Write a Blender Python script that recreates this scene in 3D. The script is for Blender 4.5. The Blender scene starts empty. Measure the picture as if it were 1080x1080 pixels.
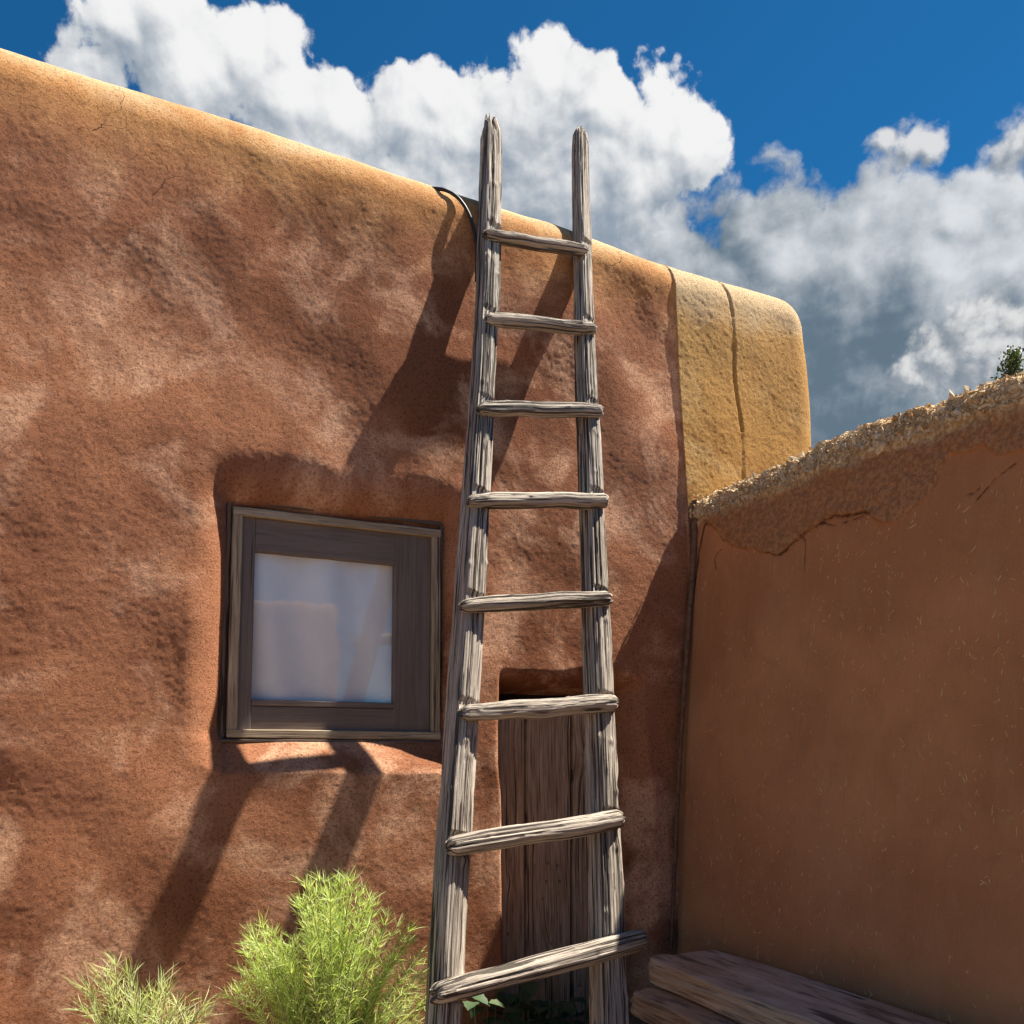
import bpy, bmesh, math, random
import numpy as np
from mathutils import Vector
R_ = math.radians
random.seed(7); RNG = np.random.default_rng(11)
S = bpy.context.scene
COL = S.collection

# ------------------------------------------------------------------ site frame
# x runs along the house wall (to the right), y points into the wall, z up; ground at z = 0
EYE = 1.62
F, CX, HY = 899.0, 540.0, 780.0
FA, FN = 0.4681, 0.8837                 # view heading in the site frame
def uv(px, py): return (px - CX) / F, (HY - py) / F
def ray(px, py):
    u, v = uv(px, py)
    return np.array([FN * u + FA, -FA * u + FN, v])
def on_plane(px, py, n0, k=0.0, z0=0.0):  # point on y = n0 + k (z - z0), z above the eye
    d = ray(px, py); t = (n0 - k * z0) / (d[1] - k * d[2])
    return d * t
def W(p): return np.array([p[0], p[1], p[2] + EYE])

# ------------------------------------------------------------------ noise
def _h(ix, iy, iz, seed):
    h = (ix.astype(np.int64) * 374761393 + iy.astype(np.int64) * 668265263 + iz.astype(np.int64) * 2147483647 + seed * 974634521) & 0xFFFFFFFF
    h = ((h ^ (h >> 13)) * 1274126177) & 0xFFFFFFFF
    h = ((h ^ (h >> 16)) * 2246822519) & 0xFFFFFFFF
    return ((h ^ (h >> 15)) & 0xFFFFFF) / float(0xFFFFFF)
def vnoise(x, y, z=None, seed=0):
    x = np.asarray(x, float); y = np.asarray(y, float)
    ix = np.floor(x); iy = np.floor(y); fx = x - ix; fy = y - iy
    sx = fx**3 * (fx * (fx * 6 - 15) + 10); sy = fy**3 * (fy * (fy * 6 - 15) + 10)
    def lay(iz):
        a = _h(ix, iy, iz, seed); b = _h(ix + 1, iy, iz, seed)
        c = _h(ix, iy + 1, iz, seed); d = _h(ix + 1, iy + 1, iz, seed)
        return (a + (b - a) * sx) * (1 - sy) + (c + (d - c) * sx) * sy
    if z is None: return lay(np.zeros_like(ix)) * 2 - 1
    z = np.asarray(z, float) + np.zeros_like(x); iz = np.floor(z); fz = z - iz; sz = fz**3 * (fz * (fz * 6 - 15) + 10)
    return (lay(iz) * (1 - sz) + lay(iz + 1) * sz) * 2 - 1
def fbm(x, y, z=None, o=4, seed=0, g=0.5):
    s = 0; a = 1; t = 0
    for i in range(o):
        f = 2.03**i
        s = s + a * vnoise(x * f, y * f, None if z is None else z * f, seed + i * 17); t += a; a *= g
    return s / t
def sstep(a, b, x):
    t = np.clip((x - a) / (b - a), 0, 1); return t * t * (3 - 2 * t)

# ------------------------------------------------------------------ object helpers
def link(o, parent=None):
    COL.objects.link(o)
    if parent is not None: o.parent = parent
    return o
def tag(o, label=None, cat=None, kind=None, group=None):
    if label: o['label'] = label
    if cat: o['category'] = cat
    if kind: o['kind'] = kind
    if group: o['group'] = group
    return o
def empty(name, loc=(0, 0, 0)):
    o = bpy.data.objects.new(name, None); o.location = loc; o.empty_display_size = 0.1
    return link(o)
def mesh_np(name, V, Q, mat, parent=None, smooth=True, attrs=None, tris=False):
    """V (n,3) world points, Q (m,4) or (m,3) indices -> one mesh object"""
    V = np.ascontiguousarray(V, dtype=np.float32); Q = np.ascontiguousarray(Q, dtype=np.int32)
    if parent is not None: V = V - np.array(parent_world(parent), dtype=np.float32)
    me = bpy.data.meshes.new(name); k = Q.shape[1]
    me.vertices.add(len(V)); me.vertices.foreach_set('co', V.ravel())
    me.loops.add(Q.size); me.loops.foreach_set('vertex_index', Q.ravel())
    me.polygons.add(len(Q)); me.polygons.foreach_set('loop_start', np.arange(len(Q), dtype=np.int32) * k)
    me.update(calc_edges=True)
    me.polygons.foreach_set('use_smooth', np.full(len(Q), smooth, dtype=bool))
    for an, arr in (attrs or {}).items():
        arr = np.asarray(arr, dtype=np.float32)
        if arr.ndim == 1:
            a = me.attributes.new(an, 'FLOAT', 'POINT'); a.data.foreach_set('value', arr)
        else:
            a = me.attributes.new(an, 'FLOAT_VECTOR', 'POINT'); a.data.foreach_set('vector', arr.ravel())
    me.validate(); me.update()
    if mat: me.materials.append(mat)
    return link(bpy.data.objects.new(name, me), parent)
def parent_world(o):
    p = Vector((0, 0, 0))
    while o is not None:
        p = p + o.location; o = o.parent
    return p
def grid_faces(nr, nc, closed=False):
    i = np.arange(nr - 1)[:, None]; j = np.arange(nc if closed else nc - 1)[None, :]
    j2 = (j + 1) % nc
    return np.stack([i * nc + j, i * nc + j2, (i + 1) * nc + j2, (i + 1) * nc + j], -1).reshape(-1, 4)
class MB:
    """collects shapes for ONE mesh"""
    def __init__(s): s.v = []; s.f = []; s.n = 0; s.g = []
    def add(s, V, Fs, g=None):
        V = np.asarray(V, float); s.v.append(V); s.f += [tuple(int(i) + s.n for i in f) for f in Fs]; s.n += len(V)
        s.g.append(np.zeros((len(V), 3)) if g is None else np.asarray(g, float))
    def build(s, name, mat, parent=None, smooth=False):
        V = np.concatenate(s.v)
        if parent is not None: V = V - np.array(parent_world(parent))
        me = bpy.data.meshes.new(name); me.from_pydata(V.tolist(), [], s.f)
        a = me.attributes.new('grain', 'FLOAT_VECTOR', 'POINT'); a.data.foreach_set('vector', np.concatenate(s.g).astype(np.float32).ravel())
        me.polygons.foreach_set('use_smooth', np.full(len(me.polygons), smooth, dtype=bool)); me.update()
        if mat: me.materials.append(mat)
        return link(bpy.data.objects.new(name, me), parent)

# ------------------------------------------------------------------ node helpers
class NT:
    def __init__(s, nt): s.t = nt; s.n = nt.nodes; s.l = nt.links
    def new(s, ty, **kw):
        n = s.n.new(ty)
        for k, v in kw.items(): setattr(n, k, v)
        return n
    def put(s, sock, v):
        if v is None: return
        if hasattr(v, 'is_output') or isinstance(v, bpy.types.NodeSocket): s.l.new(v, sock)
        else: sock.default_value = v
    def m(s, op, a, b=None, c=None, clamp=False):
        n = s.new('ShaderNodeMath', operation=op, use_clamp=clamp)
        s.put(n.inputs[0], a); s.put(n.inputs[1], b); s.put(n.inputs[2], c); return n.outputs[0]
    def vm(s, op, a, b=None, scale=None):
        n = s.new('ShaderNodeVectorMath', operation=op)
        s.put(n.inputs[0], a); s.put(n.inputs[1], b)
        if scale is not None: s.put(n.inputs['Scale'], scale)
        return n.outputs['Value'] if op in ('LENGTH', 'DOT_PRODUCT', 'DISTANCE') else n.outputs['Vector']
    def noise(s, vec, scale, detail=4, rough=0.5, dist=0.0, color=False):
        n = s.new('ShaderNodeTexNoise'); s.put(n.inputs['Vector'], vec)
        s.put(n.inputs['Scale'], scale); s.put(n.inputs['Detail'], detail); s.put(n.inputs['Roughness'], rough); s.put(n.inputs['Distortion'], dist)
        return n.outputs['Color'] if color else n.outputs['Fac']
    def vor(s, vec, scale, feature='F1', detail=0.0, out='Distance', rand=1.0, rough=0.5):
        n = s.new('ShaderNodeTexVoronoi', feature=feature); s.put(n.inputs['Vector'], vec); s.put(n.inputs['Scale'], scale)
        if 'Detail' in n.inputs: s.put(n.inputs['Detail'], detail)
        if 'Roughness' in n.inputs: s.put(n.inputs['Roughness'], rough)
        s.put(n.inputs['Randomness'], rand)
        return n.outputs[out]
    def mr(s, v, a, b, c=0.0, d=1.0, smooth=True):
        n = s.new('ShaderNodeMapRange', interpolation_type='SMOOTHSTEP' if smooth else 'LINEAR')
        for i, x in enumerate((v, a, b, c, d)): s.put(n.inputs[i], x)
        return n.outputs[0]
    def mix(s, f, a, b, blend='MIX'):
        n = s.new('ShaderNodeMix', data_type='RGBA', blend_type=blend)
        s.put(n.inputs[0], f)
        s.put(n.inputs[6], a if not isinstance(a, tuple) else (*a, 1.0)[:4]); s.put(n.inputs[7], b if not isinstance(b, tuple) else (*b, 1.0)[:4])
        return n.outputs[2]
    def scalev(s, vec, sc):
        return s.vm('MULTIPLY', vec, sc)
    def bump(s, h, strength=0.5, dist=0.01, nrm=None):
        n = s.new('ShaderNodeBump'); s.put(n.inputs['Height'], h); n.inputs['Strength'].default_value = strength; n.inputs['Distance'].default_value = dist
        s.put(n.inputs['Normal'], nrm); return n.outputs[0]
    def attr(s, name, out='Vector'):
        n = s.new('ShaderNodeAttribute', attribute_name=name); return n.outputs[out]
    def pos(s): return s.new('ShaderNodeNewGeometry').outputs['Position']
def material(name):
    m = bpy.data.materials.new(name); m.use_nodes = True
    nt = NT(m.node_tree); b = m.node_tree.nodes['Principled BSDF']
    b.inputs['Roughness'].default_value = 0.9
    if 'Specular IOR Level' in b.inputs: b.inputs['Specular IOR Level'].default_value = 0.2
    return m, nt, b

# ------------------------------------------------------------------ materials
def stucco(name, base, light, dark, ochre, top_lo, top_hi, grain=1.0, crack=True, low=None, rim=(0.74, 0.56, 0.34)):
    m, t, b = material(name); p = t.pos()
    sep = t.new('ShaderNodeSeparateXYZ'); t.put(sep.inputs[0], p)
    big = t.noise(p, 1.1, 5, 0.55, 0.3); mid = t.noise(p, 2.4, 6, 0.62, 0.5); fin = t.noise(p, 70, 3, 0.6)
    c = t.mix(t.mr(big, 0.38, 0.60), dark, base)
    c = t.mix(t.m('MULTIPLY', t.m('MULTIPLY', t.mr(mid, 0.47, 0.66), t.mr(fin, 0.18, 0.56)), 0.95), c, light)
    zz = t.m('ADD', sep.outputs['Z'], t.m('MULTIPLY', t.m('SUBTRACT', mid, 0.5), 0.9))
    c = t.mix(t.mr(zz, top_lo, top_hi), c, ochre)  # ochre plaster layer, with some of the sunlit top put into its colour
    c = t.mix(t.m('MULTIPLY', t.mr(t.m('ADD', sep.outputs['Z'], t.m('MULTIPLY', t.m('SUBTRACT', mid, 0.5), 0.45)), top_hi - 0.22, top_hi), 0.85), c, rim)  # cream rim: sun on the parapet top put into the colour
    if low: c = t.mix(t.mr(sep.outputs['Z'], 2.95, 3.06), low, c)
    # vertical rain streaks
    st = t.noise(t.scalev(p, (5.0, 5.0, 0.45)), 1.0, 4, 0.6)
    c = t.mix(t.m('MULTIPLY', t.mr(st, 0.52, 0.75), 0.35), c, dark)
    # grit
    c = t.mix(t.m('MULTIPLY', t.mr(t.noise(p, 84, 3, 0.7), 0.50, 0.64), 0.80), c, t.mix(1.0, c, (0.52, 0.47, 0.44), 'MULTIPLY'))
    g1 = t.noise(p, 88, 5, 0.82); g2 = t.noise(p, 210, 2, 0.7)
    h = t.m('ADD', t.m('MULTIPLY', g1, 1.0), t.m('MULTIPLY', g2, 0.35))
    if crack:
        wp = t.vm('ADD', p, t.scalev(t.noise(p, 6, 3, 0.6, color=True), (0.13, 0.13, 0.13)))
        e = t.vor(wp, 2.3, 'DISTANCE_TO_EDGE')
        cm = t.m('MULTIPLY', t.mr(e, 0.0, 0.0045, 1.0, 0.0), t.mr(t.noise(p, 1.7, 2), 0.53, 0.61))
        cm = t.m('MULTIPLY', cm, t.mr(sep.outputs['Z'], top_lo - 0.1, top_lo + 0.3))
        c = t.mix(t.m('MULTIPLY', cm, 0.35), c, (0.07, 0.035, 0.018))
        h = t.m('SUBTRACT', h, t.m('MULTIPLY', cm, 1.5))
    t.put(b.inputs['Base Color'], c)
    t.put(b.inputs['Normal'], t.bump(h, 1.0, 0.0075 * grain))
    b.inputs['Roughness'].default_value = 0.95; b.inputs['Specular IOR Level'].default_value = 0.08
    return m

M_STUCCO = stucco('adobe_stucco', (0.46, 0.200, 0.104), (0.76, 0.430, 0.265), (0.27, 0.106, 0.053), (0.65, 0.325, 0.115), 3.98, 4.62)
M_PATCH = stucco('ochre_plaster', (0.55, 0.305, 0.095), (0.66, 0.43, 0.18), (0.36, 0.175, 0.055), (0.60, 0.36, 0.13), 3.4, 4.4, 1.5, False, (0.37, 0.17, 0.095))
M_FAR = stucco('far_adobe', (0.43, 0.25, 0.16), (0.5, 0.33, 0.22), (0.36, 0.2, 0.12), (0.5, 0.33, 0.2), 3.4, 4.4, 1.0, False)

def mud():
    m, t, b = material('mud_plaster'); p = t.pos(); up = t.attr('upper', 'Fac')
    big = t.noise(p, 1.3, 4, 0.55, 0.2); mid = t.noise(p, 6, 5, 0.6)
    st = t.noise(t.scalev(p, (11, 11, 2.6)), 1.0, 5, 0.65, 0.8)
    c = t.mix(t.mr(big, 0.35, 0.65), (0.43, 0.195, 0.090), (0.55, 0.265, 0.125))
    c = t.mix(t.m('MULTIPLY', t.mr(st, 0.45, 0.75), 0.45), c, (0.50, 0.27, 0.14))
    c = t.mix(t.m('MULTIPLY', t.mr(t.noise(p, 5.0, 6, 0.65, 1.0), 0.52, 0.70), 0.22), c, (0.30, 0.14, 0.065))
    c = t.mix(t.m('MULTIPLY', t.mr(t.noise(p, 130, 3, 0.6), 0.60, 0.70), 0.4), c, (0.62, 0.42, 0.24))
    r = t.noise(p, 45, 4, 0.7)
    cu = t.mix(t.mr(r, 0.38, 0.62), (0.34, 0.162, 0.076), (0.50, 0.262, 0.130))
    cu = t.mix(t.m('MULTIPLY', t.mr(mid, 0.5, 0.7), 0.5), cu, (0.40, 0.20, 0.075))
    c = t.mix(up, c, cu)
    cp = t.attr('cap', 'Fac'); ck = t.attr('crack', 'Fac')
    c = t.mix(t.m('MULTIPLY', t.mr(ck, 0.25, 0.9), 0.80), c, (0.035, 0.018, 0.010))  # inside of the cracks darkened, the shade of the gaps put into the colour
    c = t.mix(cp, c, t.mix(t.mr(r, 0.35, 0.65), (0.42, 0.25, 0.10), (0.68, 0.52, 0.31)))
    t.put(b.inputs['Base Color'], c)
    h = t.m('ADD', t.m('MULTIPLY', t.noise(p, 60, 4, 0.7), t.m('ADD', 0.35, t.m('MULTIPLY', t.m('MAXIMUM', up, cp), 1.4))), t.m('MULTIPLY', st, 1.1))
    h = t.m('ADD', h, t.m('MULTIPLY', t.noise(t.scalev(p, (70, 70, 9)), 1.0, 4, 0.65), 0.45))
    t.put(b.inputs['Normal'], t.bump(h, 0.75, 0.009))
    b.inputs['Roughness'].default_value = 0.95; b.inputs['Specular IOR Level'].default_value = 0.08
    return m
M_MUD = mud()

def wood(name, light, mid, dark, crack=0.55, rough=0.8, across=60.0, along=3.0, bump=0.8, extra=None):
    """weathered wood: the grain attribute runs along its third axis"""
    m, t, b = material(name); g = t.attr('grain')
    v = t.scalev(g, (across, across, along))
    a1 = t.noise(v, 1.0, 5, 0.6, 0.12); a2 = t.noise(t.scalev(g, (across * 2.6, across * 2.6, along * 1.6)), 1.0, 4, 0.65, 0.08)
    blot = t.noise(t.scalev(g, (7, 7, 2.5)), 1.0, 4, 0.6)
    c = t.mix(t.mr(a1, 0.35, 0.66), mid, light)
    c = t.mix(t.m('MULTIPLY', t.mr(blot, 0.42, 0.68), 0.6), c, mid if extra is None else extra)
    lines = t.mr(a2, 0.50, 0.66)
    c = t.mix(t.m('MULTIPLY', lines, 0.68), c, dark)
    cr = t.mr(t.noise(t.scalev(g, (across * 0.9, across * 0.9, along * 0.45)), 1.0, 3, 0.55, 0.1), crack, crack + 0.05)
    c = t.mix(t.m('MULTIPLY', cr, 0.8), c, (dark[0] * 0.35, dark[1] * 0.33, dark[2] * 0.32))
    t.put(b.inputs['Base Color'], c)
    h = t.m('SUBTRACT', t.m('MULTIPLY', a2, -0.8), t.m('MULTIPLY', cr, 1.2))
    t.put(b.inputs['Normal'], t.bump(h, bump, 0.006))
    b.inputs['Roughness'].default_value = rough
    return m
M_LADDER = wood('weathered_ladder_wood', (0.64, 0.56, 0.465), (0.37, 0.31, 0.25), (0.045, 0.034, 0.027), 0.535, 0.88, 120, 2.0, 1.2)
M_DOOR = wood('old_door_wood', (0.64, 0.485, 0.34), (0.40, 0.28, 0.18), (0.075, 0.046, 0.029), 0.60, 0.85, 58, 2.2, 0.7, (0.42, 0.26, 0.15))
M_BENCH = wood('bench_wood', (0.74, 0.59, 0.44), (0.54, 0.395, 0.265), (0.10, 0.062, 0.040), 0.62, 0.85, 34, 2.0, 0.8, (0.42, 0.26, 0.15))
M_TRIM = wood('bare_trim_wood', (0.52, 0.42, 0.29), (0.34, 0.26, 0.175), (0.09, 0.065, 0.048), 0.63, 0.8, 60, 3.0, 0.5)
M_SASH = wood('painted_sash_wood', (0.22, 0.172, 0.145), (0.18, 0.14, 0.118), (0.12, 0.09, 0.072), 0.70, 0.6, 50, 2.5, 0.25)

def simple(name, col, rough=0.8, var=0.25, scale=30, spec=0.2, sub=None, transl=None):
    m, t, b = material(name); p = t.pos()
    c = t.mix(t.mr(t.noise(p, scale, 4, 0.6), 0.3, 0.7), tuple(x * (1 - var) for x in col), tuple(min(1, x * (1 + var)) for x in col))
    t.put(b.inputs['Base Color'], c); b.inputs['Roughness'].default_value = rough; b.inputs['Specular IOR Level'].default_value = spec
    return m
M_CABLE = simple('black_rubber', (0.02, 0.02, 0.022), 0.5, 0.2, 30, 0.4)
M_CONDUIT = simple('dusty_conduit', (0.17, 0.10, 0.062), 0.7, 0.3, 40)
M_GROUND = simple('sandy_ground', (0.22, 0.15, 0.10), 0.95, 0.3, 4, 0.1)
M_ROOF = simple('roof_earth', (0.36, 0.24, 0.15), 0.95, 0.3, 4, 0.1)
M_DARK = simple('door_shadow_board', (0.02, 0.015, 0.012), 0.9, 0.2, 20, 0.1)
M_CURTAIN = simple('white_cotton', (0.93, 0.92, 0.91), 0.9, 0.03, 8, 0.1)
M_BARK = simple('juniper_bark', (0.13, 0.095, 0.07), 0.9, 0.3, 12)

def chips_mat():
    m, t, b = material('straw_rubble'); r = t.attr('rnd', 'Fac'); p = t.pos()
    c = t.mix(t.m('POWER', r, 0.6), (0.36, 0.22, 0.10), (0.82, 0.67, 0.45)); c = t.mix(t.m('MULTIPLY', t.mr(t.noise(p, 80, 3), 0.4, 0.7), 0.4), c, (0.33, 0.2, 0.09))
    t.put(b.inputs['Base Color'], c); b.inputs['Roughness'].default_value = 0.95; b.inputs['Specular IOR Level'].default_value = 0.1
    return m
M_CHIPS = chips_mat()
M_STRAW = simple('straw', (0.66, 0.44, 0.21), 0.7, 0.3, 20)

def leaf_mat(name, c1, c2, c3, transl=0.35):
    m, t, b = material(name); r = t.attr('rnd', 'Fac')
    c = t.mix(t.mr(r, 0.0, 0.75, smooth=False), c1, c2); c = t.mix(t.mr(r, 0.9, 0.97), c, c3)
    t.put(b.inputs['Base Color'], c); b.inputs['Roughness'].default_value = 0.5; b.inputs['Specular IOR Level'].default_value = 0.35
    tr = t.new('ShaderNodeBsdfTranslucent'); t.put(tr.inputs['Color'], t.mix(1.0, c, (1.0, 1.0, 0.55), 'MULTIPLY'))
    ms = t.new('ShaderNodeMixShader'); ms.inputs[0].default_value = transl
    t.l.new(b.outputs[0], ms.inputs[1]); t.l.new(tr.outputs[0], ms.inputs[2])
    t.l.new(ms.outputs[0], m.node_tree.nodes['Material Output'].inputs['Surface'])
    return m
M_SHRUB = leaf_mat('pale_narrow_leaves', (0.36, 0.50, 0.10), (0.74, 0.88, 0.36), (0.84, 0.74, 0.50), 0.45)
M_SHRUB2 = leaf_mat('silvery_narrow_leaves', (0.40, 0.52, 0.17), (0.76, 0.84, 0.46), (0.78, 0.70, 0.48), 0.45)
M_VINE = leaf_mat('broad_leaves', (0.045, 0.085, 0.035), (0.075, 0.125, 0.055), (0.16, 0.2, 0.09), 0.25)
M_STALK = leaf_mat('grass_stalk', (0.14, 0.2, 0.05), (0.22, 0.27, 0.07), (0.3, 0.28, 0.1), 0.2)
M_JUNI = leaf_mat('tree_leaves', (0.045, 0.075, 0.025), (0.085, 0.12, 0.04), (0.12, 0.13, 0.05), 0.25)
M_STEM = simple('shrub_stem', (0.30, 0.29, 0.13), 0.8, 0.3, 40)

def glass():
    m, t, b = material('window_glass')
    tr = t.new('ShaderNodeBsdfTransparent'); gl = t.new('ShaderNodeBsdfGlossy'); gl.inputs['Roughness'].default_value = 0.012
    tr.inputs['Color'].default_value = (0.98, 0.99, 0.99, 1)
    p = t.pos(); t.put(gl.inputs['Normal'], t.bump(t.noise(p, 3.0, 2, 0.5), 0.06, 0.02))
    fr = t.new('ShaderNodeFresnel'); fr.inputs['IOR'].default_value = 1.55
    ms = t.new('ShaderNodeMixShader'); t.l.new(t.m('MULTIPLY', fr.outputs[0], 1.55, clamp=True), ms.inputs[0])
    t.l.new(tr.outputs[0], ms.inputs[1]); t.l.new(gl.outputs[0], ms.inputs[2])
    t.l.new(ms.outputs[0], m.node_tree.nodes['Material Output'].inputs['Surface'])
    return m
M_GLASS = glass()

# ------------------------------------------------------------------ house wall geometry
BAT = 0.04                                  # batter of the face
NW, ZC, RT = 4.0, 2.75, 0.24                # face distance at eye level, start and radius of the rounded parapet
def face_n(z): return NW + BAT * z
# openings, edges measured on their own planes (z relative to the eye)
NWIN, NDOOR = 4.135, 4.22
wTL, wTR, wBR, wBL = [on_plane(x, y, NWIN) for x, y in ((243, 533), (466, 558), (464, 782), (236, 781))]
dTL, dTR = on_plane(518, 736, NDOOR), on_plane(641, 742, NDOOR)
DOOR_L, DOOR_R, DOOR_T = dTL[0], dTR[0], 0.5 * (dTL[2] + dTR[2]) + 0.035
def lerp(a, b, t): return a + (b - a) * t
def win_dist(a, z):
    tz = (z - wBL[2]) / (wTL[2] - wBL[2]); ta = (a - wTL[0]) / (wTR[0] - wTL[0])
    aL = lerp(wBL[0], wTL[0], tz); aR = lerp(wBR[0], wTR[0], tz); zT = lerp(wTL[2], wTR[2], ta); zB = lerp(wBL[2], wBR[2], ta)
    return aL - a, a - aR, z - zT, zB - z
def recess(q, D, c=0.16):
    q = c + (1 - c) * np.clip(q, 0, 1)
    f = 1 - np.sqrt(np.clip(1 - (1 - q)**2, 0, 1)); f0 = 1 - math.sqrt(1 - (1 - c)**2)
    return D * f / f0
def wall_disp(a, z):
    """inward displacement (metres, + is into the wall) of the face at (a, z)"""
    wob = 0.25 * fbm(a * 3, z * 3, o=2, seed=91)
    dL, dR, dT, dB = win_dist(a, z)
    pos = lambda d, w: np.maximum(d, 0) / (w * (1 + wob))
    q = np.sqrt(pos(dL, 0.20)**2 + pos(dR, 0.12)**2 + pos(dT, 0.26)**2)
    D = NWIN + 0.045 - face_n(z)
    d = recess(q, D) * (1 - np.clip(dB / (0.36 * (1 + wob)), 0, 1))**2.0 * (1 - 0.32 * sstep(-0.05, 0.015, dB))      # the sill slopes out and rounds over
    # bulge of the sill below the window
    ta = sstep(-0.25, 0.1, -dL) * sstep(-0.25, 0.1, -dR)
    d = d - 0.050 * ta * np.exp(-((dB - 0.21) / 0.15)**2)
    # door
    eL = DOOR_L - a; eR = a - DOOR_R; eT = z - DOOR_T
    q2 = (pos(eL, 0.075)**3.5 + pos(eR, 0.16)**3.5 + pos(eT, 0.15)**3.5)**(1 / 3.5)
    d = np.maximum(d, recess(q2, NDOOR + 0.06 - face_n(z)))
    # soft hollow right of the door and raised jamb on its left
    d = d + 0.010 * np.exp(-((a - 3.0) / 0.35)**2) * sstep(0.4, -0.2, z)
    return d
def und(a, z, amp=1.0):
    r = 0.026 * fbm(a * 0.8, z * 0.8, o=2, seed=3) + 0.0150 * fbm(a * 2.0, z * 1.7, o=2, seed=5) + 0.0020 * fbm(a * 6, z * 5, o=2, seed=8)
    r = r + amp * (0.0004 * fbm(a * 30, z * 30, o=1, seed=21) + 0.0005 * vnoise(a * 62, z * 66, seed=33))
    return r

A0, AE, NB = -3.2, 4.57, 8.0                # plan of the house
STEP = 0.0072
PATCH = 3.325
def plan():
    """closed plan path of the house: (a, n, normal a, normal n, is_face)"""
    P = []
    for n in np.arange(NB, NW + RT, -0.09): P.append((A0, n, -1, 0))
    for th in np.linspace(0, math.pi / 2, 14)[:-1]:
        P.append((A0 + RT - RT * math.cos(th), NW + RT - RT * math.sin(th), -math.cos(th), -math.sin(th)))
    for a in np.arange(A0 + RT, -0.45, 0.05): P.append((a, NW, 0, -1))
    for a in np.arange(-0.45, AE - RT, STEP): P.append((a, NW, 0, -1))
    for th in np.linspace(0, math.pi / 2, 45):
        P.append((AE - RT + RT * math.sin(th), NW + RT - RT * math.cos(th), math.sin(th), -math.cos(th)))
    for n in np.arange(NW + RT + 0.03, NB, 0.03): P.append((AE, n, 1, 0))
    P.append((AE, NB, 0.7, 0.7)); 
    for a in np.arange(AE - 0.2, A0, -0.2): P.append((a, NB, 0, 1))
    P.append((A0, NB, -0.7, 0.7))
    return np.array(P)
PL = plan(); NCOL = len(PL)
rows_z = np.arange(-EYE - 0.12, ZC, STEP)
arc = np.linspace(0, math.pi / 2, 46)
ZR = np.concatenate([rows_z, ZC + RT * np.sin(arc)])
OF = np.concatenate([np.zeros(len(rows_z)), RT * (1 - np.cos(arc))]) * 0.97
SR = np.concatenate([rows_z, ZC + RT * arc])
NROW = len(ZR)
pa, pn, na, nn = (PL[:, i][None, :] for i in range(4))
sl = np.cumsum(np.r_[0, np.hypot(np.diff(PL[:, 0]), np.diff(PL[:, 1]))]); i0 = np.argmin(np.abs(PL[:, 0] + 0.45) + (PL[:, 1] > NW + 0.001) * 9)
sl = (sl - sl[i0] - 0.45)[None, :]          # arc length along the path, equals a on the face
Z = ZR[:, None] + 0 * pa; O = OF[:, None]; SS = SR[:, None]
# parapet line wavers a little
Z = Z + (0.020 * vnoise(sl * 0.9, sl * 0, seed=77) + 0.008 * vnoise(sl * 3.1, sl * 0, seed=78)) * sstep(1.6, 2.9, SS)
face = (np.abs(nn + 1) < 1e-6).astype(float)
disp = wall_disp(sl + 0 * Z, Z) * face
ispatch = (sl >= PATCH) & (pn < NB - 0.01) & (na > -0.5)
rough = np.where(ispatch, 2.0, 1.2)
gr = und(sl + 0 * Z, SS + 0 * Z, rough)
side = sstep(3.79, 3.815, sl + 0.012 * np.sin(SS * 9) + 0 * Z)
patch_off = ispatch * (0.010 + 0.006 * side - 0.014 * np.exp(-((sl - 3.80 + 0.012 * np.sin(SS * 9)) / 0.008)**2) * (vnoise(SS * 5, sl * 0, seed=6) > -0.2))
outw = gr + patch_off - disp
bat = BAT * np.minimum(Z, ZC) * (np.abs(nn) > 0.5) * (nn < 0)
r_in = O
X = pa - na * r_in + na * outw - 0.06 * (Z - 1.5) * sstep(2.6, 4.2, pa)
Y = pn + BAT * np.minimum(Z, ZC) * np.where(pn < NW + RT + 0.5, np.clip((NW + RT + 0.5 - pn) / 0.5, 0, 1), 0) - nn * r_in + nn * outw
V = np.stack([X, Y, Z + EYE], -1)
GF = grid_faces(NROW, NCOL)
# openings are real holes
cz = Z[:-1, :-1] + STEP / 2; ca = (sl + 0 * Z)[:-1, :-1] + STEP / 2
d4 = win_dist(ca, cz); inside = (np.maximum.reduce(d4) < -0.02) & (face[:, :-1] > 0)
ind = (np.maximum.reduce([DOOR_L - ca, ca - DOOR_R, cz - DOOR_T - 0.02]) < -0.03) & (face[:, :-1] > 0)
keep = ~(inside | ind)
js = np.where(ispatch[0])[0]; j0, j1 = js[0], js[-1]
colidx = np.arange(NCOL - 1)[None, :] + 0 * np.arange(NROW - 1)[:, None]
kp = keep.ravel(); ci = colidx.ravel()

house = empty('adobe_house', (0.7, NW, 0)); tag(house, 'brown adobe house with rounded stucco parapet, one small window and a plank door', 'house')
Vf = V.reshape(-1, 3)
def submesh(name, sel, mat, parent, Vs):
    Q = GF[sel]; ids, inv = np.unique(Q, return_inverse=True)
    return mesh_np(name, Vs[ids], inv.reshape(-1, 4), mat, parent)
submesh('wall', kp & ((ci < j0) | (ci > j1)), M_STUCCO, house, Vf)
# newer ochre plaster on the end of the house, with a turned-in edge
VP = V.copy(); VP[:, j0 - 1, :] = V[:, j0, :] + np.array([0.0, 0.05, 0.0])
patch = submesh('plaster_patch', kp & (ci >= j0 - 1) & (ci <= j1), M_PATCH, house, VP.reshape(-1, 3)); patch['label'] = 'rough ochre yellow plaster on the end of the house'
rf = MB(); rim = V[-1, :, :]; rf.add(rim, [list(range(NCOL))]); rf.build('roof', M_ROOF, house)

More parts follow.
